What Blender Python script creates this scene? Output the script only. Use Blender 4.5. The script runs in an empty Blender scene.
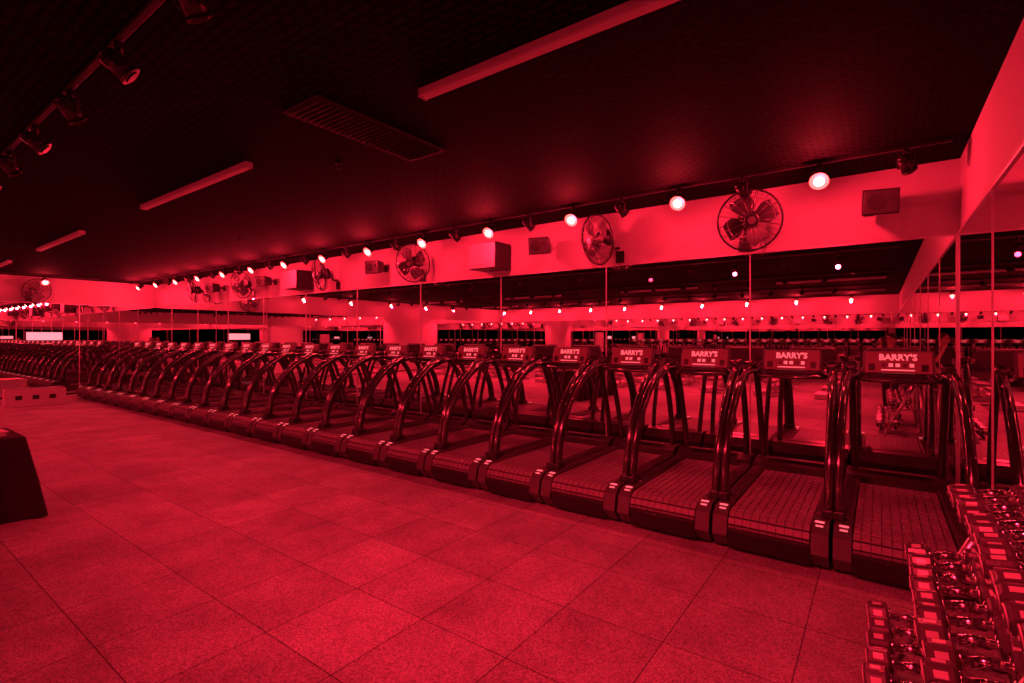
import bpy, bmesh, math, random
from mathutils import Vector, Matrix, Euler
random.seed(4)
S=bpy.context.scene
S.view_settings.view_transform='Standard'
S.view_settings.look='None'
COL=S.collection
H=1.65; WY=6.4; CZ=3.37; MT=2.63; RX=0.605; LX=-19.1; BY=-12.0
RED=(1.0,0.015,0.044)

# ---------------- materials ----------------
def mat(name,col,rough=0.5,metal=0.0,emit=None,es=0,spec=0.5,bump=None,var=0.0,coat=0):
    m=bpy.data.materials.new(name); m.use_nodes=True
    nt=m.node_tree; b=nt.nodes['Principled BSDF']
    b.inputs['Base Color'].default_value=(*col,1)
    b.inputs['Roughness'].default_value=rough
    b.inputs['Metallic'].default_value=metal
    b.inputs['Specular IOR Level'].default_value=spec
    b.inputs['Coat Weight'].default_value=coat
    if emit:
        b.inputs['Emission Color'].default_value=(*emit,1); b.inputs['Emission Strength'].default_value=es
    if var or bump:
        tc=nt.nodes.new('ShaderNodeTexCoord'); n=nt.nodes.new('ShaderNodeTexNoise')
        n.inputs['Scale'].default_value=bump[0] if bump else 8
        n.inputs['Detail'].default_value=4
        nt.links.new(tc.outputs['Object'],n.inputs['Vector'])
        if var:
            r=nt.nodes.new('ShaderNodeValToRGB')
            r.color_ramp.elements[0].position=.3; r.color_ramp.elements[1].position=.7
            r.color_ramp.elements[0].color=(*[c*(1-var) for c in col],1)
            r.color_ramp.elements[1].color=(*[min(1,c*(1+var)) for c in col],1)
            nt.links.new(n.outputs['Fac'],r.inputs['Fac']); nt.links.new(r.outputs['Color'],b.inputs['Base Color'])
        if bump:
            bp=nt.nodes.new('ShaderNodeBump'); bp.inputs['Strength'].default_value=bump[1]; bp.inputs['Distance'].default_value=.005
            nt.links.new(n.outputs['Fac'],bp.inputs['Height']); nt.links.new(bp.outputs['Normal'],b.inputs['Normal'])
    return m
M_black=mat('black_powder_coat',(.018,.018,.018),.34,bump=(60,.1),var=.1)
M_gloss=mat('black_gloss_tube',(.020,.020,.020),.18,spec=1.0,coat=.8)
M_rubber=mat('slat_rubber',(.17,.17,.17),.38,bump=(90,.3),var=.2)
M_rail=mat('side_rail',(.06,.06,.06),.28,bump=(70,.2),spec=.8)
M_silver=mat('brushed_metal',(.65,.65,.65),.28,1.0)
M_cage=mat('fan_cage_wire',(.42,.42,.42),.3,1.0)
M_chrome=mat('chrome',(.85,.85,.85),.15,1.0)
M_screen=mat('console_screen',(.05,.05,.05),.25,emit=(1,.012,.03),es=.20)
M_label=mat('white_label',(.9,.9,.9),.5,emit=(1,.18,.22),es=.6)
M_bez=mat('console_grey',(.12,.12,.12),.35)
M_wall=mat('painted_plaster',(.58,.56,.56),.7,bump=(40,.08),var=.03)
M_trim=mat('aluminium_trim',(.7,.7,.7),.35,.6)
M_mirror=mat('mirror_glass',(.90,.88,.88),.0,1.0)
M_fix=mat('fixture_diffuser',(.5,.48,.48),.4,emit=(1,.02,.04),es=.04)
M_lens=mat('lamp_lens',(1,.6,.4),.3,emit=(1,.18,.12),es=60)
M_ringl=mat('lamp_halo_glow',(.8,.02,.02),.3,emit=(1,.06,.05),es=6)  # emissive red imitating the halo around a lamp core
M_cloth=mat('black_table_cloth',(.018,.018,.02),.85,bump=(120,.3))
M_white=mat('white_laminate',(.75,.75,.75),.5,var=.04)
M_fixb=mat('fixture_housing',(.5,.5,.5),.5,var=.04)
M_ply=mat('pale_foam_cover',(.45,.45,.45),.6,var=.08)
M_head=mat('dumbbell_rubber',(.07,.07,.07),.28,bump=(90,.12),spec=.8)
M_end=mat('dumbbell_end_plate',(.62,.62,.62),.35,.2)
M_skin=mat('skin',(.62,.42,.33),.55); M_shirt=mat('dark_shirt',(.05,.05,.06),.8,bump=(80,.3)); M_pants=mat('dark_trousers',(.04,.04,.05),.8); M_hair=mat('hair',(.05,.03,.02),.6)
M_vinyl=mat('bench_vinyl',(.25,.25,.25),.4,bump=(60,.1))
M_day=mat('reflected_glow',(.8,.8,.8),.4,emit=(1,.40,.48),es=.9)  # emission stands in for a bright reflection in the west mirror
M_vent=mat('vent_slat',(.007,.007,.007),.6)
M_fanb=mat('fan_blade_metal',(.10,.10,.10),.35,.6)
M_hood=mat('lamp_glass_dark',(.03,.03,.03),.3)

def floor_mat():
    m=bpy.data.materials.new('rubber_floor_tiles'); m.use_nodes=True; nt=m.node_tree; b=nt.nodes['Principled BSDF']
    N=nt.nodes.new; L=nt.links.new
    tc=N('ShaderNodeTexCoord'); mp=N('ShaderNodeMapping')
    o=(( RX+LX)/2,(WY+BY)/2)
    mp.inputs['Location'].default_value=(1.56+o[0]+.61*60,-2.69+o[1]+.61*60,0)
    L(tc.outputs['Object'],mp.inputs['Vector'])
    br=N('ShaderNodeTexBrick'); br.offset=0; br.squash=1
    br.inputs['Scale'].default_value=1; br.inputs['Brick Width'].default_value=.61; br.inputs['Row Height'].default_value=.61
    br.inputs['Mortar Size'].default_value=.0038; br.inputs['Mortar Smooth'].default_value=.4; br.inputs['Bias'].default_value=0
    br.inputs['Color1'].default_value=(.36,.36,.36,1); br.inputs['Color2'].default_value=(.28,.28,.28,1); br.inputs['Mortar'].default_value=(.05,.05,.05,1)
    L(mp.outputs['Vector'],br.inputs['Vector'])
    n1=N('ShaderNodeTexNoise'); n1.inputs['Scale'].default_value=105; n1.inputs['Detail'].default_value=5; n1.inputs['Roughness'].default_value=.7; L(tc.outputs['Object'],n1.inputs['Vector'])
    r1=N('ShaderNodeValToRGB'); r1.color_ramp.elements[0].position=.41; r1.color_ramp.elements[0].color=(.46,.46,.46,1); r1.color_ramp.elements[1].position=.59; r1.color_ramp.elements[1].color=(1.25,1.25,1.25,1)
    L(n1.outputs['Fac'],r1.inputs['Fac'])
    n2=N('ShaderNodeTexNoise'); n2.inputs['Scale'].default_value=2.3; n2.inputs['Detail'].default_value=8; n2.inputs['Roughness'].default_value=.65; L(tc.outputs['Object'],n2.inputs['Vector'])
    r2=N('ShaderNodeValToRGB'); r2.color_ramp.elements[0].position=.3; r2.color_ramp.elements[0].color=(.62,.62,.62,1); r2.color_ramp.elements[1].position=.7; r2.color_ramp.elements[1].color=(1.15,1.15,1.15,1)
    L(n2.outputs['Fac'],r2.inputs['Fac'])
    x1=N('ShaderNodeMixRGB'); x1.blend_type='MULTIPLY'; x1.inputs[0].default_value=1; L(br.outputs['Color'],x1.inputs[1]); L(r1.outputs['Color'],x1.inputs[2])
    x2=N('ShaderNodeMixRGB'); x2.blend_type='MULTIPLY'; x2.inputs[0].default_value=1; L(x1.outputs[0],x2.inputs[1]); L(r2.outputs['Color'],x2.inputs[2])
    L(x2.outputs[0],b.inputs['Base Color'])
    b.inputs['Roughness'].default_value=.6
    b.inputs['Specular IOR Level'].default_value=.35
    bp=N('ShaderNodeBump'); bp.inputs['Strength'].default_value=.25; bp.inputs['Distance'].default_value=.003
    L(n1.outputs['Fac'],bp.inputs['Height']); L(bp.outputs['Normal'],b.inputs['Normal'])
    return m
def ceil_mat():
    m=bpy.data.materials.new('black_acoustic_ceiling'); m.use_nodes=True; nt=m.node_tree; b=nt.nodes['Principled BSDF']
    N=nt.nodes.new; L=nt.links.new
    tc=N('ShaderNodeTexCoord')
    br=N('ShaderNodeTexBrick'); br.offset=0.5; br.inputs['Scale'].default_value=1
    br.inputs['Brick Width'].default_value=.12; br.inputs['Row Height'].default_value=.06; br.inputs['Mortar Size'].default_value=.012
    br.inputs['Color1'].default_value=(.014,.012,.012,1); br.inputs['Color2'].default_value=(.009,.008,.008,1); br.inputs['Mortar'].default_value=(.001,.001,.001,1)
    L(tc.outputs['Object'],br.inputs['Vector']); L(br.outputs['Color'],b.inputs['Base Color'])
    b.inputs['Roughness'].default_value=.8
    b.inputs['Specular IOR Level'].default_value=.05
    return m
M_floor=floor_mat(); M_ceil=ceil_mat()

# ---------------- mesh builder ----------------
class B:
    def __init__(s): s.bm=bmesh.new(); s.mats=[]
    def mi(s,m):
        if m not in s.mats: s.mats.append(m)
        return s.mats.index(m)
    def box(s,c,size,m,rot=(0,0,0),bev=0,smooth=False):
        t=bmesh.new(); bmesh.ops.create_cube(t,size=1)
        bmesh.ops.scale(t,vec=size,verts=t.verts)
        if bev>0: bmesh.ops.bevel(t,geom=t.edges[:],offset=bev,segments=2,affect='EDGES',profile=.5)
        s.merge(t,Matrix.Translation(c)@Euler(rot).to_matrix().to_4x4(),m,smooth)
    def cyl(s,c,r,h,m,rot=(0,0,0),seg=20,r2=None,bev=0):
        t=bmesh.new(); bmesh.ops.create_cone(t,cap_ends=True,segments=seg,radius1=r,radius2=r if r2 is None else r2,depth=h)
        if bev>0: bmesh.ops.bevel(t,geom=[e for e in t.edges if len(e.link_faces)==2 and abs(e.calc_face_angle(0))>1],offset=bev,segments=1,affect='EDGES')
        s.merge(t,Matrix.Translation(c)@Euler(rot).to_matrix().to_4x4(),m,seg>8)
    def sph(s,c,r,m,sc=(1,1,1),rot=(0,0,0)):
        t=bmesh.new(); bmesh.ops.create_uvsphere(t,u_segments=20,v_segments=14,radius=r); bmesh.ops.scale(t,vec=sc,verts=t.verts)
        s.merge(t,Matrix.Translation(c)@Euler(rot).to_matrix().to_4x4(),m,True)
    def merge(s,t,M,m,smooth=False):
        i=s.mi(m); vs={v:s.bm.verts.new(M@v.co) for v in t.verts}
        for f in t.faces:
            try: g=s.bm.faces.new([vs[v] for v in f.verts]); g.material_index=i; g.smooth=smooth and len(f.verts)<6
            except ValueError: pass
        t.free()
    def raw(s,verts,faces,m,M=Matrix(),smooth=False):
        i=s.mi(m); vs=[s.bm.verts.new(M@Vector(v)) for v in verts]
        for f in faces:
            try: g=s.bm.faces.new([vs[k] for k in f]); g.material_index=i; g.smooth=smooth
            except ValueError: pass
    def tube(s,pts,r,m,seg=10,sub=5,closed=False,sx=1.0):
        P=[Vector(p) for p in pts]
        if sub>1:
            Q=[]; n=len(P); rng=n if closed else n-1
            for k in range(rng):
                p0=P[(k-1)%n] if closed or k>0 else P[0]*2-P[1]
                p1=P[k]; p2=P[(k+1)%n]
                p3=P[(k+2)%n] if closed or k+2<n else P[-1]*2-P[-2]
                for j in range(sub):
                    t=j/sub
                    Q.append(.5*((2*p1)+(p2-p0)*t+(2*p0-5*p1+4*p2-p3)*t*t+(3*p1-p0-3*p2+p3)*t**3))
            if not closed: Q.append(P[-1])
            P=Q
        n=len(P); i=s.mi(m); rings=[]
        up=None
        for k in range(n):
            a=P[(k-1)%n] if closed or k>0 else P[0]; b=P[(k+1)%n] if closed or k<n-1 else P[-1]
            T=(b-a).normalized()
            if up is None:
                up=Vector((1,0,0)) if abs(T.x)<.9 else Vector((0,0,1))
            up=(up-T*up.dot(T)).normalized(); W=T.cross(up)
            rr=r
            rings.append([s.bm.verts.new(P[k]+up*math.cos(2*math.pi*j/seg)*rr*sx+W*math.sin(2*math.pi*j/seg)*rr) for j in range(seg)])
        for k in range(n if closed else n-1):
            A=rings[k]; C=rings[(k+1)%n]
            for j in range(seg):
                f=s.bm.faces.new([A[j],A[(j+1)%seg],C[(j+1)%seg],C[j]]); f.material_index=i; f.smooth=True
        if not closed:
            for R in (rings[0][::-1],rings[-1]):
                f=s.bm.faces.new(R); f.material_index=i
    def mesh(s,name):
        bmesh.ops.recalc_face_normals(s.bm,faces=s.bm.faces[:])
        me=bpy.data.meshes.new(name); s.bm.to_mesh(me); s.bm.free()
        for m in s.mats: me.materials.append(m)
        return me
    def obj(s,name,loc=(0,0,0),rot=(0,0,0),parent=None):
        o=bpy.data.objects.new(name,s.mesh(name)); COL.objects.link(o); o.location=loc; o.rotation_euler=rot
        if parent: o.parent=parent
        return o
def inst(me,name,loc,rot=(0,0,0),parent=None):
    o=bpy.data.objects.new(name,me); COL.objects.link(o); o.location=loc; o.rotation_euler=rot
    if parent: o.parent=parent
    return o
def empty(name,loc=(0,0,0)):
    o=bpy.data.objects.new(name,None); COL.objects.link(o); o.location=loc; return o
def text_geo(txt,size,bold=.0):
    cu=bpy.data.curves.new('t','FONT'); cu.body=txt; cu.size=size; cu.align_x='CENTER'; cu.align_y='CENTER'; cu.offset=bold; cu.extrude=.001; cu.resolution_u=2
    o=bpy.data.objects.new('t',cu); COL.objects.link(o)
    dg=bpy.context.evaluated_depsgraph_get(); me=bpy.data.meshes.new_from_object(o.evaluated_get(dg))
    v=[tuple(x.co) for x in me.vertices]; f=[tuple(p.vertices) for p in me.polygons]
    bpy.data.objects.remove(o); bpy.data.meshes.remove(me); bpy.data.curves.remove(cu)
    return v,f

# ---------------- room shell ----------------
def slab(name,lo,hi,m):
    b=B(); c=[(a+d)/2 for a,d in zip(lo,hi)]; b.box((0,0,0),[d-a for a,d in zip(lo,hi)],m); return b.obj(name,c)
fb=B(); fb.box((0,0,0),(RX-LX+.6,WY-BY+.6,.2),M_floor); o=fb.obj('floor',((RX+LX)/2,(WY+BY)/2,-.1))
cb=B(); cb.box((0,0,0),(RX-LX+.6,WY-BY+.6,.2),M_ceil); cb.obj('ceiling',((RX+LX)/2,(WY+BY)/2,CZ+.1))
slab('wall_north',(LX-.3,WY+.02,0),(RX+.3,WY+.3,CZ),M_wall)
slab('wall_east',(RX+.02,BY,0),(RX+.3,WY+.02,CZ),M_wall)
slab('wall_west',(LX-.3,BY,0),(LX-.02,WY+.02,CZ),M_wall)
slab('wall_south',(LX-.3,BY-.3,0),(RX+.3,BY-.02,CZ),M_wall)
slab('wall_mirror_north',(LX,WY,.05),(RX,WY+.02,MT),M_mirror)
slab('wall_mirror_east',(RX,BY,.05),(RX+.02,WY,MT),M_mirror)
slab('wall_mirror_west_1',(LX-.02,-3.0,.05),(LX,WY,MT),M_mirror)
slab('wall_mirror_west_2',(LX-.02,BY,.05),(LX,-6.6,MT),M_mirror)
slab('wall_mirror_south',(LX,BY-.02,.9),(RX,BY,MT),M_mirror)
b=B(); sp=1.83
for k in range(0,12):
    xx=-.191*WY+(-k)*sp
    if xx>LX: b.box((xx,WY-.004,(MT+.05)/2),(.012,.008,MT-.05),M_trim)
b.box(((LX+RX)/2,WY-.008,MT+.008),(RX-LX,.016,.016),M_trim)
b.box((RX-.008,WY-.008,MT/2),(.014,.014,MT),M_trim)
b.obj('trim_1')
b=B()
for y in [4.5,2.67,.84,-.99,-2.82,-8,-10]:
    b.box((LX+.004,y,(MT+.05)/2),(.008,.014,MT-.05),M_trim)
b.box((LX+.008,(BY+WY)/2,MT+.008),(.016,WY-BY-.04,.016),M_trim)
b.obj('trim_2')
b=B()
for y in [4.57,2.74,.91,-.92,-2.75,-4.6,-6.4]:
    b.box((RX-.003,y,(MT+.05)/2),(.006,.006,MT-.05),M_trim)
b.box((RX-.006,(BY+WY)/2,MT+.008),(.012,WY-BY-.04,.016),M_trim)
b.obj('trim_3')
slab('baseboard_north',(LX,WY-.015,0),(RX,WY+.02,.05),M_black)
slab('baseboard_east',(RX-.015,BY,0),(RX+.02,WY-.02,.05),M_black)
slab('baseboard_west',(LX-.02,BY,0),(LX+.015,WY-.02,.05),M_black)
b=B(); b.box((0,0,1.04),(.05,1.25,2.08),M_white,bev=.004); b.cyl((.05,.5,1.0),.02,.12,M_silver,rot=(math.pi/2,0,0)); b.box((0,.66,1.05),(.07,.06,2.16),M_trim); b.box((0,-.66,1.05),(.07,.06,2.16),M_trim); b.box((0,0,2.11),(.07,1.38,.06),M_trim)
b.obj('door_1',(LX+.036,1.9,0))

# ---------------- treadmill ----------------
def build_treadmill():
    b=B()
    for s in (-1,1):
        prof=[(.12,.03),(.03,.13),(.06,.27),(.14,.325),(1.88,.325),(1.92,.10),(1.86,.03)]
        x0,x1=s*.295,s*.408
        v=[(x0,y,z) for y,z in prof]+[(x1,y,z) for y,z in prof]; n=len(prof)
        f=[tuple(range(n)),tuple(range(2*n-1,n-1,-1))]+[(i,(i+1)%n,n+(i+1)%n,n+i) for i in range(n)]
        b.raw(v,f,M_rail)
        b.box((s*.35,1.05,.330),(.085,1.40,.012),M_rail,bev=.003)
        for k in range(22): b.box((s*.35,.42+k*.06,.338),(.075,.02,.004),M_black)
        b.box((s*.345,.155,.329),(.06,.03,.006),M_label)
        b.box((s*.345,.115,.312),(.05,.012,.006),M_label,rot=(.6,0,0))
        b.box((s*.41,.75,.20),(.008,.45,.05),M_silver)
        b.cyl((s*.36,.18,.018),.035,.036,M_black); b.cyl((s*.36,1.76,.018),.035,.036,M_black)
    b.box((0,1.02,.12),(.60,1.6,.16),M_black)
    path=[]; R=.105; zt=.302; y0=.16; pitch=.058
    Lf=1.62; total=Lf+math.pi*R
    q=0
    while q<total:
        if q<Lf: y=y0+Lf-q; z=zt; a=0
        else:
            th=(q-Lf)/R; y=y0-math.sin(th)*R; z=zt-R+math.cos(th)*R; a=th
        path.append((y,z,a)); q+=pitch
    for y,z,a in path:
        b.box((0,y,z),(.575,.050,.018),M_rubber,rot=(a,0,0),bev=.004)
        for xx in [(-.24+.06*i) for i in range(9)]:
            b.box((xx,y+math.sin(a)*-.010,z+math.cos(a)*.010),(.005,.046,.003),M_black,rot=(a,0,0))
    b.cyl((0,y0,zt-R),R-.008,.58,M_black,rot=(0,math.pi/2,0))
    b.box((0,.115,.125),(.60,.13,.17),M_black,bev=.02,rot=(.25,0,0))
    prof=[(1.58,.29),(1.64,.37),(1.74,.41),(1.90,.395),(1.97,.29),(1.97,.06),(1.58,.06)]
    v=[(-.40,y,z) for y,z in prof]+[(.40,y,z) for y,z in prof]; n=len(prof)
    b.raw(v,[tuple(range(n)),tuple(range(2*n-1,n-1,-1))]+[(i,(i+1)%n,n+(i+1)%n,n+i) for i in range(n)],M_black)
    b.box((0,1.74,.413),(.5,.10,.006),M_rail,rot=(-.1,0,0))
    for s in (-1,1):
        b.tube([(s*.385,.34,.28),(s*.388,.35,.46),(s*.39,.42,.72),(s*.388,.58,.98),(s*.38,.82,1.20),(s*.365,1.11,1.33),(s*.34,1.38,1.375)],.043,M_gloss,seg=14,sx=.85)
        b.box((s*.385,.34,.355),(.080,.14,.07),M_black,bev=.012)
        b.tube([(s*.33,1.80,.32),(s*.34,1.75,.60),(s*.345,1.65,.92),(s*.345,1.53,1.20),(s*.34,1.40,1.37)],.032,M_gloss,seg=10)
        b.tube([(s*.372,1.02,1.30),(s*.33,1.08,1.33),(s*.28,1.20,1.35),(s*.25,1.34,1.36)],.018,M_gloss,seg=8)
        b.box((s*.345,1.31,1.40),(.09,.22,.055),M_gloss,bev=.02,rot=(.12,0,0))
    b.tube([(-.35,1.41,1.34),(0,1.41,1.32),(.35,1.41,1.34)],.024,M_gloss,seg=10)
    b.tube([(-.31,1.19,1.30),(0,1.16,1.29),(.31,1.19,1.30)],.018,M_gloss,seg=10)
    R=Euler((-.30,0,0)).to_matrix().to_4x4(); C=Matrix.Translation((0,1.36,1.43))@R
    def cb(c,size,m,bev=0):
        t=bmesh.new(); bmesh.ops.create_cube(t,size=1); bmesh.ops.scale(t,vec=size,verts=t.verts)
        if bev: bmesh.ops.bevel(t,geom=t.edges[:],offset=bev,segments=2,affect='EDGES',profile=.5)
        b.merge(t,C@Matrix.Translation(c),m)
    cb((0,0,0),(.52,.07,.215),M_bez,.018)
    cb((0,-.036,.0),(.48,.006,.18),M_screen)
    v,f=text_geo("BARRY'S",.075,.0025)
    b.raw(v,f,M_label,C@Matrix.Translation((0,-.042,.042))@Euler((math.pi/2,0,0)).to_matrix().to_4x4())
    for i,xx in enumerate((-.10,-.05,0,.05,.10)):
        cb((xx,-.041,-.025),(.032,.004,.03),M_label if i in(1,2,4) else M_bez)
    cb((0,-.041,-.068),(.24,.004,.010),M_label)
    for xx in (-.19,.19):
        cb((xx,-.041,-.045),(.05,.004,.06),M_black)
    cb((0,-.05,-.13),(.56,.13,.04),M_gloss,.015)
    for s in (-1,1): b.cyl((s*.23,1.24,1.315),.042,.07,M_black,seg=14)
    me=b.mesh('treadmill')
    me.transform(Matrix.Diagonal((.945,1,1,1)))
    return me
TM=build_treadmill()
PITCH=.797; TX0=.125; TY=4.07
nT=0; x=TX0
while x>-18.0:
    inst(TM,'treadmill',(x,TY,0)); x-=PITCH; nT+=1

# ---------------- spot lamps ----------------
def head_mesh(lit):
    b=B()
    b.cyl((0,0,-.03),.022,.06,M_black,seg=12)
    b.box((0,0,-.07),(.09,.03,.012),M_black)
    for s in (-1,1): b.box((s*.062,0,-.11),(.008,.026,.10),M_black)
    b.box((0,0,-.062),(.13,.026,.010),M_black)
    R=(math.radians(-52),0,0)
    M=Matrix.Translation((0,0,-.13))@Euler(R).to_matrix().to_4x4()
    def cy(z,r,h,r2,m):
        t=bmesh.new(); bmesh.ops.create_cone(t,cap_ends=True,segments=20,radius1=r,radius2=r2,depth=h); b.merge(t,M@Matrix.Translation((0,0,z)),m,True)
    cy(.0,.055,.13,.045,M_black); cy(.08,.042,.03,.03,M_black)
    for k in range(4): cy(.03+.014*k,.052,.004,.052,M_black)
    cy(-.068,.085 if lit else .062,.02,.060,M_black)
    if lit: cy(-.080,.083,.006,.083,M_ringl)  # glowing ring painted in for the lamp's halo
    cy(-.084,.045 if lit else .04,.006,.040,M_lens if lit else M_hood)
    return b.mesh('spotlight_head')
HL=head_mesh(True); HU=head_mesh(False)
def track(name,x0,x1,y):
    b=B(); b.box((0,0,0),(x1-x0,.035,.03),M_black,bev=.003); b.obj(name,((x0+x1)/2,y,CZ-.016))
def point(loc,e,r=.04,col=RED):
    l=bpy.data.lights.new('lamp','POINT'); l.energy=e; l.color=col; l.shadow_soft_size=r
    o=bpy.data.objects.new('lamp_glow',l); COL.objects.link(o); o.location=loc; return o
def spot(e,ang=110,r=.04,col=RED):
    l=bpy.data.lights.new('lamp','SPOT'); l.energy=e; l.color=col; l.shadow_soft_size=r; l.spot_size=math.radians(ang); l.spot_blend=.9
    o=bpy.data.objects.new('lamp_beam',l); COL.objects.link(o)
    return o
TRZ=CZ-.034
track('lighting_track',LX+.2,RX-.1,5.72)
x=-.47
while x>LX+.4:
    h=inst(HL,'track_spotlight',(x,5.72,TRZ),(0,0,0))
    p=point((0,0,0),56,.045); p.parent=h; p.location=(0,-.14,-.26)
    if x-.68>LX+.4: inst(HU,'track_spotlight',(x+.66,5.72,TRZ),(0,0,math.radians(150)))
    x-=1.36
track('lighting_track',LX+.2,RX-.1,-11.2)
x=-.9
while x>LX+.4:
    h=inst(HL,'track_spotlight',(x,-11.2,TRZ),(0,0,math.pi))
    p=point((0,0,0),80,.035); p.parent=h; p.location=(0,-.13,-.26)
    x-=1.9
b=B(); b.box((0,0,0),(.035,12,.03),M_black,bev=.003); b.obj('lighting_track',(-18.4,-1.2,CZ-.016))
for y in (3.6,1.6,-.6,-2.8,-5,-7):
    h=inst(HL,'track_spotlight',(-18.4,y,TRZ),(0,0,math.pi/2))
    p=point((0,0,0),30,.035); p.parent=h; p.location=(0,-.13,-.26)
for ty,e,dy in ((1.0,340,2.2),(-3.2,420,1.1),(-7.0,420,1.1)):  # rear two tracks are unseen, added to light the mirrored side
    track('lighting_track',-18.6,.3,ty)
    x=-.66 if ty==1.0 else -1.2; i=0
    while x>-18.4:
        h=inst(HU,'track_spotlight',(x,ty,TRZ),(0,0,math.pi*.9 if i%2 else math.pi*1.15))
        if i%2==0:
            f=1.0
            if ty==1.0: f=1.1 if x>-3 else (.66 if x>-5 else .55)
            s=spot(e*f,104 if ty==1.0 else 118)
            s.parent=h
            M=Matrix.Translation(h.location)@Euler(h.rotation_euler).to_matrix().to_4x4()
            W=Matrix.Translation((x,ty,CZ-.32))@(Vector((-.1,dy,-3))).to_track_quat('-Z','Y').to_matrix().to_4x4()
            s.matrix_local=M.inverted()@W
        x-=.95; i+=1

# ---------------- linear fixtures ----------------
def linear():
    b=B(); b.box((0,0,.03),(2.7,.075,.05),M_fixb,bev=.006); b.box((0,0,.002),(2.66,.065,.012),M_fix,bev=.004)
    for s in (-1,1): b.box((s*1.35,0,.026),(.012,.08,.06),M_trim)
    return b.mesh('linear_ceiling_light')
LF=linear()
for y in (2.46,-4.6,-9.0):
    for x in (-1.21,-6.33,-11.65,-16.9): inst(LF,'linear_ceiling_light',(x,y,CZ-.056))
b=B()
b.box((0,0,0),(.46,1.30,.02),M_vent,bev=.004)
for k in range(25): b.box((0,-.60+k*.05,-.014),(.38,.022,.012),M_vent,rot=(.5,0,0))
b.obj('ceiling_air_vent',(-3.42,2.70,CZ-.012),(0,0,0))
for (x,y) in ((-4.3,3.0),(-9,4.3),(-2,-2)):
    b=B(); b.cyl((0,0,-.005),.035,.01,M_vent); b.cyl((0,0,-.03),.008,.05,M_vent,seg=8); b.cyl((0,0,-.055),.018,.004,M_vent); b.obj('fire_sprinkler',(x,y,CZ))

# ---------------- wall fans ----------------
def fan():
    b=B(); R=.33
    def ring(r,y,t,m=M_cage): b.tube([(r*math.cos(a),y,r*math.sin(a)) for a in [2*math.pi*k/28 for k in range(28)]],t,m,seg=6,sub=1,closed=True)
    prof=[(.07,-.125),(.15,-.118),(.24,-.095),(.30,-.055),(R,0)]
    for r,y in prof[::2]: ring(r,y,.003)
    ring(R,0,.011,M_black)
    for r,y in [(.30,.06),(.11,.10)]: ring(r,y,.003)
    for k in range(32):
        a=2*math.pi*k/32; c,s=math.cos(a),math.sin(a)
        b.tube([(r*c,y,r*s) for r,y in prof]+[(.30*c,.06,.30*s),(.11*c,.10,.11*s)],.0026,M_black if k%2 else M_cage,seg=5,sub=1)
    b.cyl((0,-.125,0),.07,.012,M_black,rot=(math.pi/2,0,0)); b.cyl((0,-.133,0),.04,.006,M_cage,rot=(math.pi/2,0,0))
    b.cyl((0,.02,0),.055,.09,M_black,rot=(math.pi/2,0,0))
    b.cyl((0,.12,0),.11,.14,M_black,rot=(math.pi/2,0,0),bev=.01)
    for k in range(4):
        a0=2*math.pi*k/4+.3; v=[];n=7
        for i in range(n):
            r=.045+(.285-.045)*i/(n-1); w=.25+.42*math.sin(math.pi*min(1,(i+1.2)/n*.9))
            for s in (-1,1):
                a=a0+s*w*.95+ .25*i/n
                v.append((r*math.cos(a),-.015+s*.035*(1-.3*i/n),r*math.sin(a)))
        b.raw(v,[(2*i,2*i+1,2*i+3,2*i+2) for i in range(n-1)],M_fanb,smooth=True)
    b.tube([(0,.15,0),(0,.22,-.02),(.0,.24,-.14),(.0,.34,-.16)],.018,M_black,seg=8)
    b.tube([(-.09,.10,.0),(-.10,.18,-.04),(0,.24,-.1)],.010,M_black,seg=6); b.tube([(.09,.10,.0),(.10,.18,-.04),(0,.24,-.1)],.010,M_black,seg=6)
    return b
fb=fan(); FM=fb.mesh('wall_fan')
PB=B(); PB.box((0,0,0),(.12,.02,.16),M_black,bev=.004); PM=PB.mesh('wall_plate')
def wall_fan(x,y,z,yaw,wallrot=0):
    e=empty('wall_fan',(x,y,z)); e.rotation_euler=(0,0,wallrot)
    inst(FM,'fan_cage_and_blades',(0,0,0),(math.radians(12),0,yaw),e)
    inst(PM,'wall_plate',(-.36*math.sin(yaw),.345,-.20),(0,0,0),e)
    return e
for i,x in enumerate((-1.16,-3.02,-6.55,-9.3,-12.6,-15.3)):
    wall_fan(x,6.05,2.95,(.35,-.5,.3,-.35,.25,-.3)[i])
wall_fan(LX+.38,3.5,2.95,.3,math.pi/2)

def speaker():
    b=B()
    v=[(-.15,-.12,-.12),(.15,-.12,-.12),(.15,-.12,.12),(-.15,-.12,.12),(-.10,.12,-.09),(.10,.12,-.09),(.10,.12,.09),(-.10,.12,.09)]
    b.raw(v,[(0,1,2,3),(7,6,5,4),(0,4,5,1),(1,5,6,2),(2,6,7,3),(3,7,4,0)],M_black)
    b.box((0,-.125,0),(.28,.012,.22),M_rail,bev=.004); b.cyl((-.04,-.133,0),.075,.006,M_gloss,rot=(math.pi/2,0,0)); b.cyl((.09,-.133,.03),.03,.006,M_gloss,rot=(math.pi/2,0,0))
    b.tube([(0,.10,0),(0,.2,0),(0,.29,-.02)],.018,M_black,seg=8); b.box((0,.30,-.02),(.09,.02,.14),M_black)
    return b.mesh('wall_speaker')
SM=speaker()
for x in (-.02,-3.93,-7.6,-11.6,-14.2): inst(SM,'wall_speaker',(x,6.10,2.97),(.12,0,.25))
b=B(); b.box((0,0,0),(.52,.40,.40),M_black,bev=.01); b.box((0,-.203,0),(.50,.008,.38),M_wall,bev=.002); b.box((0,-.21,-.13),(.3,.01,.02),M_trim); b.box((0,.19,-.21),(.3,.03,.04),M_trim)
CM=b.mesh('wall_cabinet')
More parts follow.
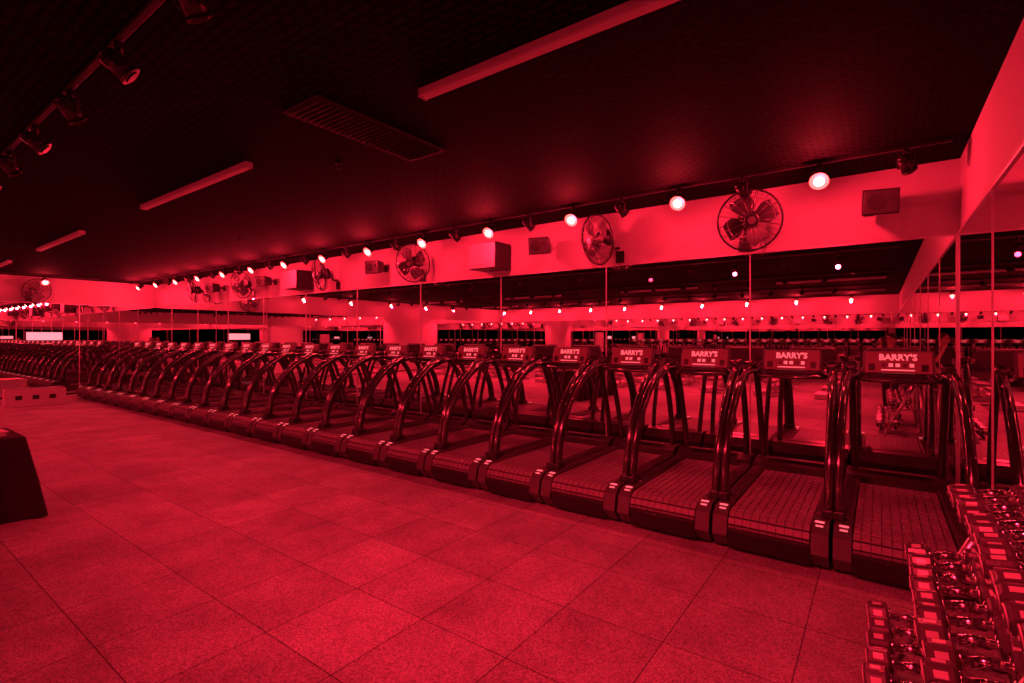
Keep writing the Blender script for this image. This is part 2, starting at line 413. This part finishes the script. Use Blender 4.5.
for x in (-4.95,-10.35): inst(CM,'wall_cabinet',(x,6.20,2.92))

# ---------------- dumbbell rack ----------------
rack=empty('dumbbell_rack',(0,0,0))
b=B(); Y0,Y1=.72,3.08
tiers=[(.25,.56,.97),(.10,.41,.66),(-.05,.26,.33)]
for (a,c,z) in tiers:
    b.box(((a+c)/2-.09,(Y0+Y1)/2,z-.095),(.035,Y1-Y0,.03),M_black,bev=.004)
    b.box(((a+c)/2+.09,(Y0+Y1)/2,z-.065),(.035,Y1-Y0,.03),M_black,bev=.004)
for y in (Y0+.1,Y1-.06,(Y0+Y1)/2):
    b.tube([(.02,y,.03),(.20,y,.45),(.42,y,.91)],.026,M_silver,seg=8,sub=1)
    b.tube([(.55,y,.03),(.50,y,.93)],.026,M_silver,seg=8,sub=1)
    b.box((.28,y,.03),(.60,.06,.05),M_silver,bev=.006)
    for (a,c,z) in tiers: b.box(((a+c)/2+.05,y,z-.11),(.34,.03,.03),M_silver,bev=.004,rot=(0,-.15,0))
b.obj('rack_frame',parent=rack)
def dumb(r):
    b=B()
    b.cyl((0,0,0),.016,.16,M_chrome,rot=(0,math.pi/2,0),seg=12)
    b.cyl((0,0,0),.020,.08,M_chrome,rot=(0,math.pi/2,0),seg=12)
    for s in (-1,1):
        b.cyl((s*.105,0,0),r,.080,M_head,rot=(0,math.pi/2,0),seg=6,bev=.009)
        b.cyl((s*.060,0,0),r*.55,.012,M_chrome,rot=(0,math.pi/2,0),seg=16)
        b.cyl((s*.147,0,0),r*.74,.004,M_end,rot=(0,math.pi/2,0),seg=20)
        b.cyl((s*.149,0,0),r*.60,.004,M_head,rot=(0,math.pi/2,0),seg=20)
        b.cyl((s*.151,0,0),r*.16,.004,M_end,rot=(0,math.pi/2,0),seg=10)
        for k in range(6):
            a=math.pi/3*k+math.pi/6
            b.box((s*.105,math.cos(a)*r*.868,math.sin(a)*r*.868),(.034,r*.40,.003),M_end,rot=(a-math.pi/2,0,0))
    return b.mesh('dumbbell')
for ti,(a,c,z) in enumerate(tiers):
    r=(.044,.053,.060)[ti]; DM=dumb(r); y=Y1-.07
    while y>Y0+.05:
        inst(DM,'dumbbell',((a+c)/2+random.uniform(-.008,.008),y,z),(random.choice([0,math.pi/6])+random.uniform(-.15,.15),-.15,random.uniform(-.05,.05)),rack); y-=2*r+.026

# ---------------- left table with cloth ----------------
def cloth_table():
    b=B(); n=120; w,d=1.8,.75
    levels=[(0.0,.75),(.06,.74),(.25,.6),(.6,.35),(1,.012)]
    def per(t):
        P=2*(w+d); s=t*P
        if s<w: return (-w/2+s,-d/2)
        elif s<w+d: return (w/2,-d/2+s-w)
        elif s<2*w+d: return (w/2-(s-w-d),d/2)
        return (-w/2,d/2-(s-2*w-d))
    verts=[];faces=[]
    for li,(u,z) in enumerate(levels):
        for k in range(n):
            p=per(k/n); v=Vector(p)
            cx=max(0,abs(p[0])-(w/2-.15))/.15; cy=max(0,abs(p[1])-(d/2-.15))/.15
            corner=min(cx,cy)
            dirn=Vector((p[0]/(w/2) if abs(p[0])>w/2-.16 else 0,p[1]/(d/2) if abs(p[1])>d/2-.16 else 0))
            off=u*(.03+.09*corner+.030*math.sin(k*.9)+.014*math.sin(k*2.1))
            v=v+dirn*off
            verts.append((v.x,v.y,z))
    for li in range(len(levels)-1):
        for k in range(n):
            faces.append((li*n+k,li*n+(k+1)%n,(li+1)*n+(k+1)%n,(li+1)*n+k))
    faces.append(tuple(range(n)))
    b.raw(verts,faces,M_cloth,smooth=True)
    for sx in (-1,1):
        for sy in (-1,1): b.cyl((sx*.8,sy*.3,.37),.02,.73,M_silver,seg=8)
    b.obj('cloth_covered_table',(-6.68,.20,0),(0,0,math.pi/2))
cloth_table()
b=B()
for i in range(4): b.box((random.uniform(-.03,.03),random.uniform(-.03,.03),.006+i*.014),(.24,.18,.012),M_white,rot=(0,0,random.uniform(-.3,.3)),bev=.002)
b.obj('folded_towels',(-6.50,.88,.751))
b=B(); b.box((0,0,.20),(.75,1.10,.40),M_ply,bev=.008)
for yy in (-.3,0,.3): b.box((.377,yy,.22),(.006,.12,.10),M_black)
b.box((0,0,.405),(.70,1.04,.012),M_bez,bev=.003)
b.obj('plyometric_box',(-16.9,3.12,0),(0,0,-.12))
b=B(); b.box((0,0,0),(.05,.80,.26),M_black,bev=.006); b.box((.027,0,0),(.006,.76,.22),M_day); b.box((-.03,0,0),(.03,.3,.2),M_black); b.obj('reflected_glow_panel',(LX+.05,3.72,1.70))  # added glowing panel, imitates bright windows reflected in the mirror

def bench():
    b=B(); b.box((0,.0,.42),(.28,1.15,.08),M_vinyl,bev=.02)
    b.box((0,0,.36),(.10,1.1,.05),M_silver,bev=.005)
    for y in (-.48,.48):
        b.box((0,y,.19),(.06,.06,.33),M_silver,bev=.004); b.box((0,y,.03),(.44,.07,.05),M_silver,bev=.008)
    b.box((-.28,.0,.08),(.30,.9,.13),M_white,bev=.015)
    return b.mesh('workout_bench')
BM=bench()
for y in (-3.4,-5.6,-7.8,-9.8):
    x=-1.0
    while x>-17.5: inst(BM,'workout_bench',(x,y,0)); x-=1.5
b=B()
for z in (.05,.42,.80): b.box((0,0,z),(17,.4,.03),M_bez)
for k in range(12): b.box((-8.4+k*1.527,0,.42),(.04,.4,.8),M_bez)
for k in range(80):
    b.cyl((-8.2+k*.207,.02,.50 if k%3 else .13),.055,.3,M_white if k%4 else M_head,rot=(math.pi/2,0,0),seg=8)
b.obj('storage_shelf',(-9.3,-11.78,0))

# ---------------- photographer (seen only in mirrors) ----------------
ph=empty('photographer',(.19,-.27,0)); ph.rotation_euler=(0,0,math.radians(36.1))
def skin(name,verts,edges,rad,m,lv=2):
    me=bpy.data.meshes.new(name); me.from_pydata(verts,edges,[]); o=bpy.data.objects.new(name,me); COL.objects.link(o); o.parent=ph
    md=o.modifiers.new('s','SKIN'); 
    for i,r in enumerate(rad): me.skin_vertices[0].data[i].radius=(r,r) if not isinstance(r,tuple) else r
    me.skin_vertices[0].data[0].use_root=True; md.use_smooth_shade=True
    sd=o.modifiers.new('u','SUBSURF'); sd.levels=lv; sd.render_levels=lv
    me.materials.append(m); return o
skin('trousers',[(0,0,.93),(.09,0,.90),(.10,.01,.50),(.11,-.02,.11),(-.09,0,.90),(-.10,.01,.50),(-.11,-.02,.11),(0,0,1.02)],[(0,1),(1,2),(2,3),(0,4),(4,5),(5,6),(0,7)],[.13,.095,.065,.05,.095,.065,.05,.13],M_pants)
skin('shirt',[(0,0,1.0),(0,0,1.2),(0,0,1.38),(0,0,1.46),(.17,0,1.41),(.25,.06,1.20),(-.17,0,1.41),(-.25,.06,1.20)],[(0,1),(1,2),(2,3),(2,4),(4,5),(2,6),(6,7)],[(.15,.11),(.14,.11),(.15,.11),(.06,.06),.065,.05,.065,.05],M_shirt)
skin('arm_right',[(.25,.06,1.22),(.24,.11,1.19),(.15,.14,1.38),(.085,.145,1.52)],[(0,1),(1,2),(2,3)],[.045,.042,.035,.026],M_skin)
skin('arm_left',[(-.25,.06,1.22),(-.24,.11,1.19),(-.15,.14,1.38),(-.085,.145,1.52)],[(0,1),(1,2),(2,3)],[.045,.042,.035,.026],M_skin)
for s in (-1,1):
    vs=[(s*.085,.145,1.53),(s*.085,.15,1.58)]; es=[(0,1)]; rs=[.026,.030]
    for k in range(4):
        z=1.575+.019*k; i=len(vs); vs+=[(s*.082,.175,z),(s*.066,.20,z),(s*.045,.198,z)]; es+=[(1,i),(i,i+1),(i+1,i+2)]; rs+=[.009,.008,.0075]
    i=len(vs); vs+=[(s*.065,.13,1.585),(s*.045,.13,1.60)]; es+=[(1,i),(i,i+1)]; rs+=[.011,.009]
    skin('hand_'+('right' if s>0 else 'left'),vs,es,rs,M_skin,1)
b=B(); b.tube([(0,0,1.44),(0,.01,1.54)],.055,M_skin,sub=1)
b.sph((0,.01,1.62),.1,M_skin,sc=(.78,.95,1.18)); b.sph((0,.02,1.56),.065,M_skin,sc=(.85,1,.9)); b.sph((0,.108,1.60),.018,M_skin,sc=(.7,.9,1.3))
for s in (-1,1):
    b.sph((s*.079,.0,1.61),.025,M_skin,sc=(.4,.8,1.2)); b.sph((s*.03,.088,1.635),.012,M_hair)
b.box((0,.098,1.565),(.045,.01,.008),M_shirt)
b.sph((0,-.012,1.655),.105,M_hair,sc=(.84,.98,1.0))
b.obj('head',parent=ph)
b=B(); b.box((0,0,0),(.14,.05,.10),M_black,bev=.01); b.box((0,-.005,.058),(.06,.04,.03),M_black,bev=.006); b.cyl((-.05,0,.053),.01,.01,M_silver,seg=12)
b.obj('handheld_camera',(0,.175,1.60),parent=ph)
b=B()
for s in (-1,1): b.box((s*.11,.04,.05),(.10,.28,.09),M_black,bev=.03)
b.obj('shoes',(0,0,0),parent=ph)

# ---------------- world, camera ----------------
w=bpy.data.worlds.new('World'); S.world=w; w.use_nodes=True
w.node_tree.nodes['Background'].inputs[0].default_value=(.02,.001,.002,1); w.node_tree.nodes['Background'].inputs[1].default_value=.3
cd=bpy.data.cameras.new('camera'); cam=bpy.data.objects.new('camera',cd); COL.objects.link(cam)
cd.sensor_width=36; cd.lens=504/1024*36; cd.clip_start=.02; cd.clip_end=200
cd.shift_y=-3.5/1024
cam.location=(0,0,H); cam.rotation_euler=(math.pi/2,0,math.radians(36.1))
S.camera=cam
print('treadmills',nT)
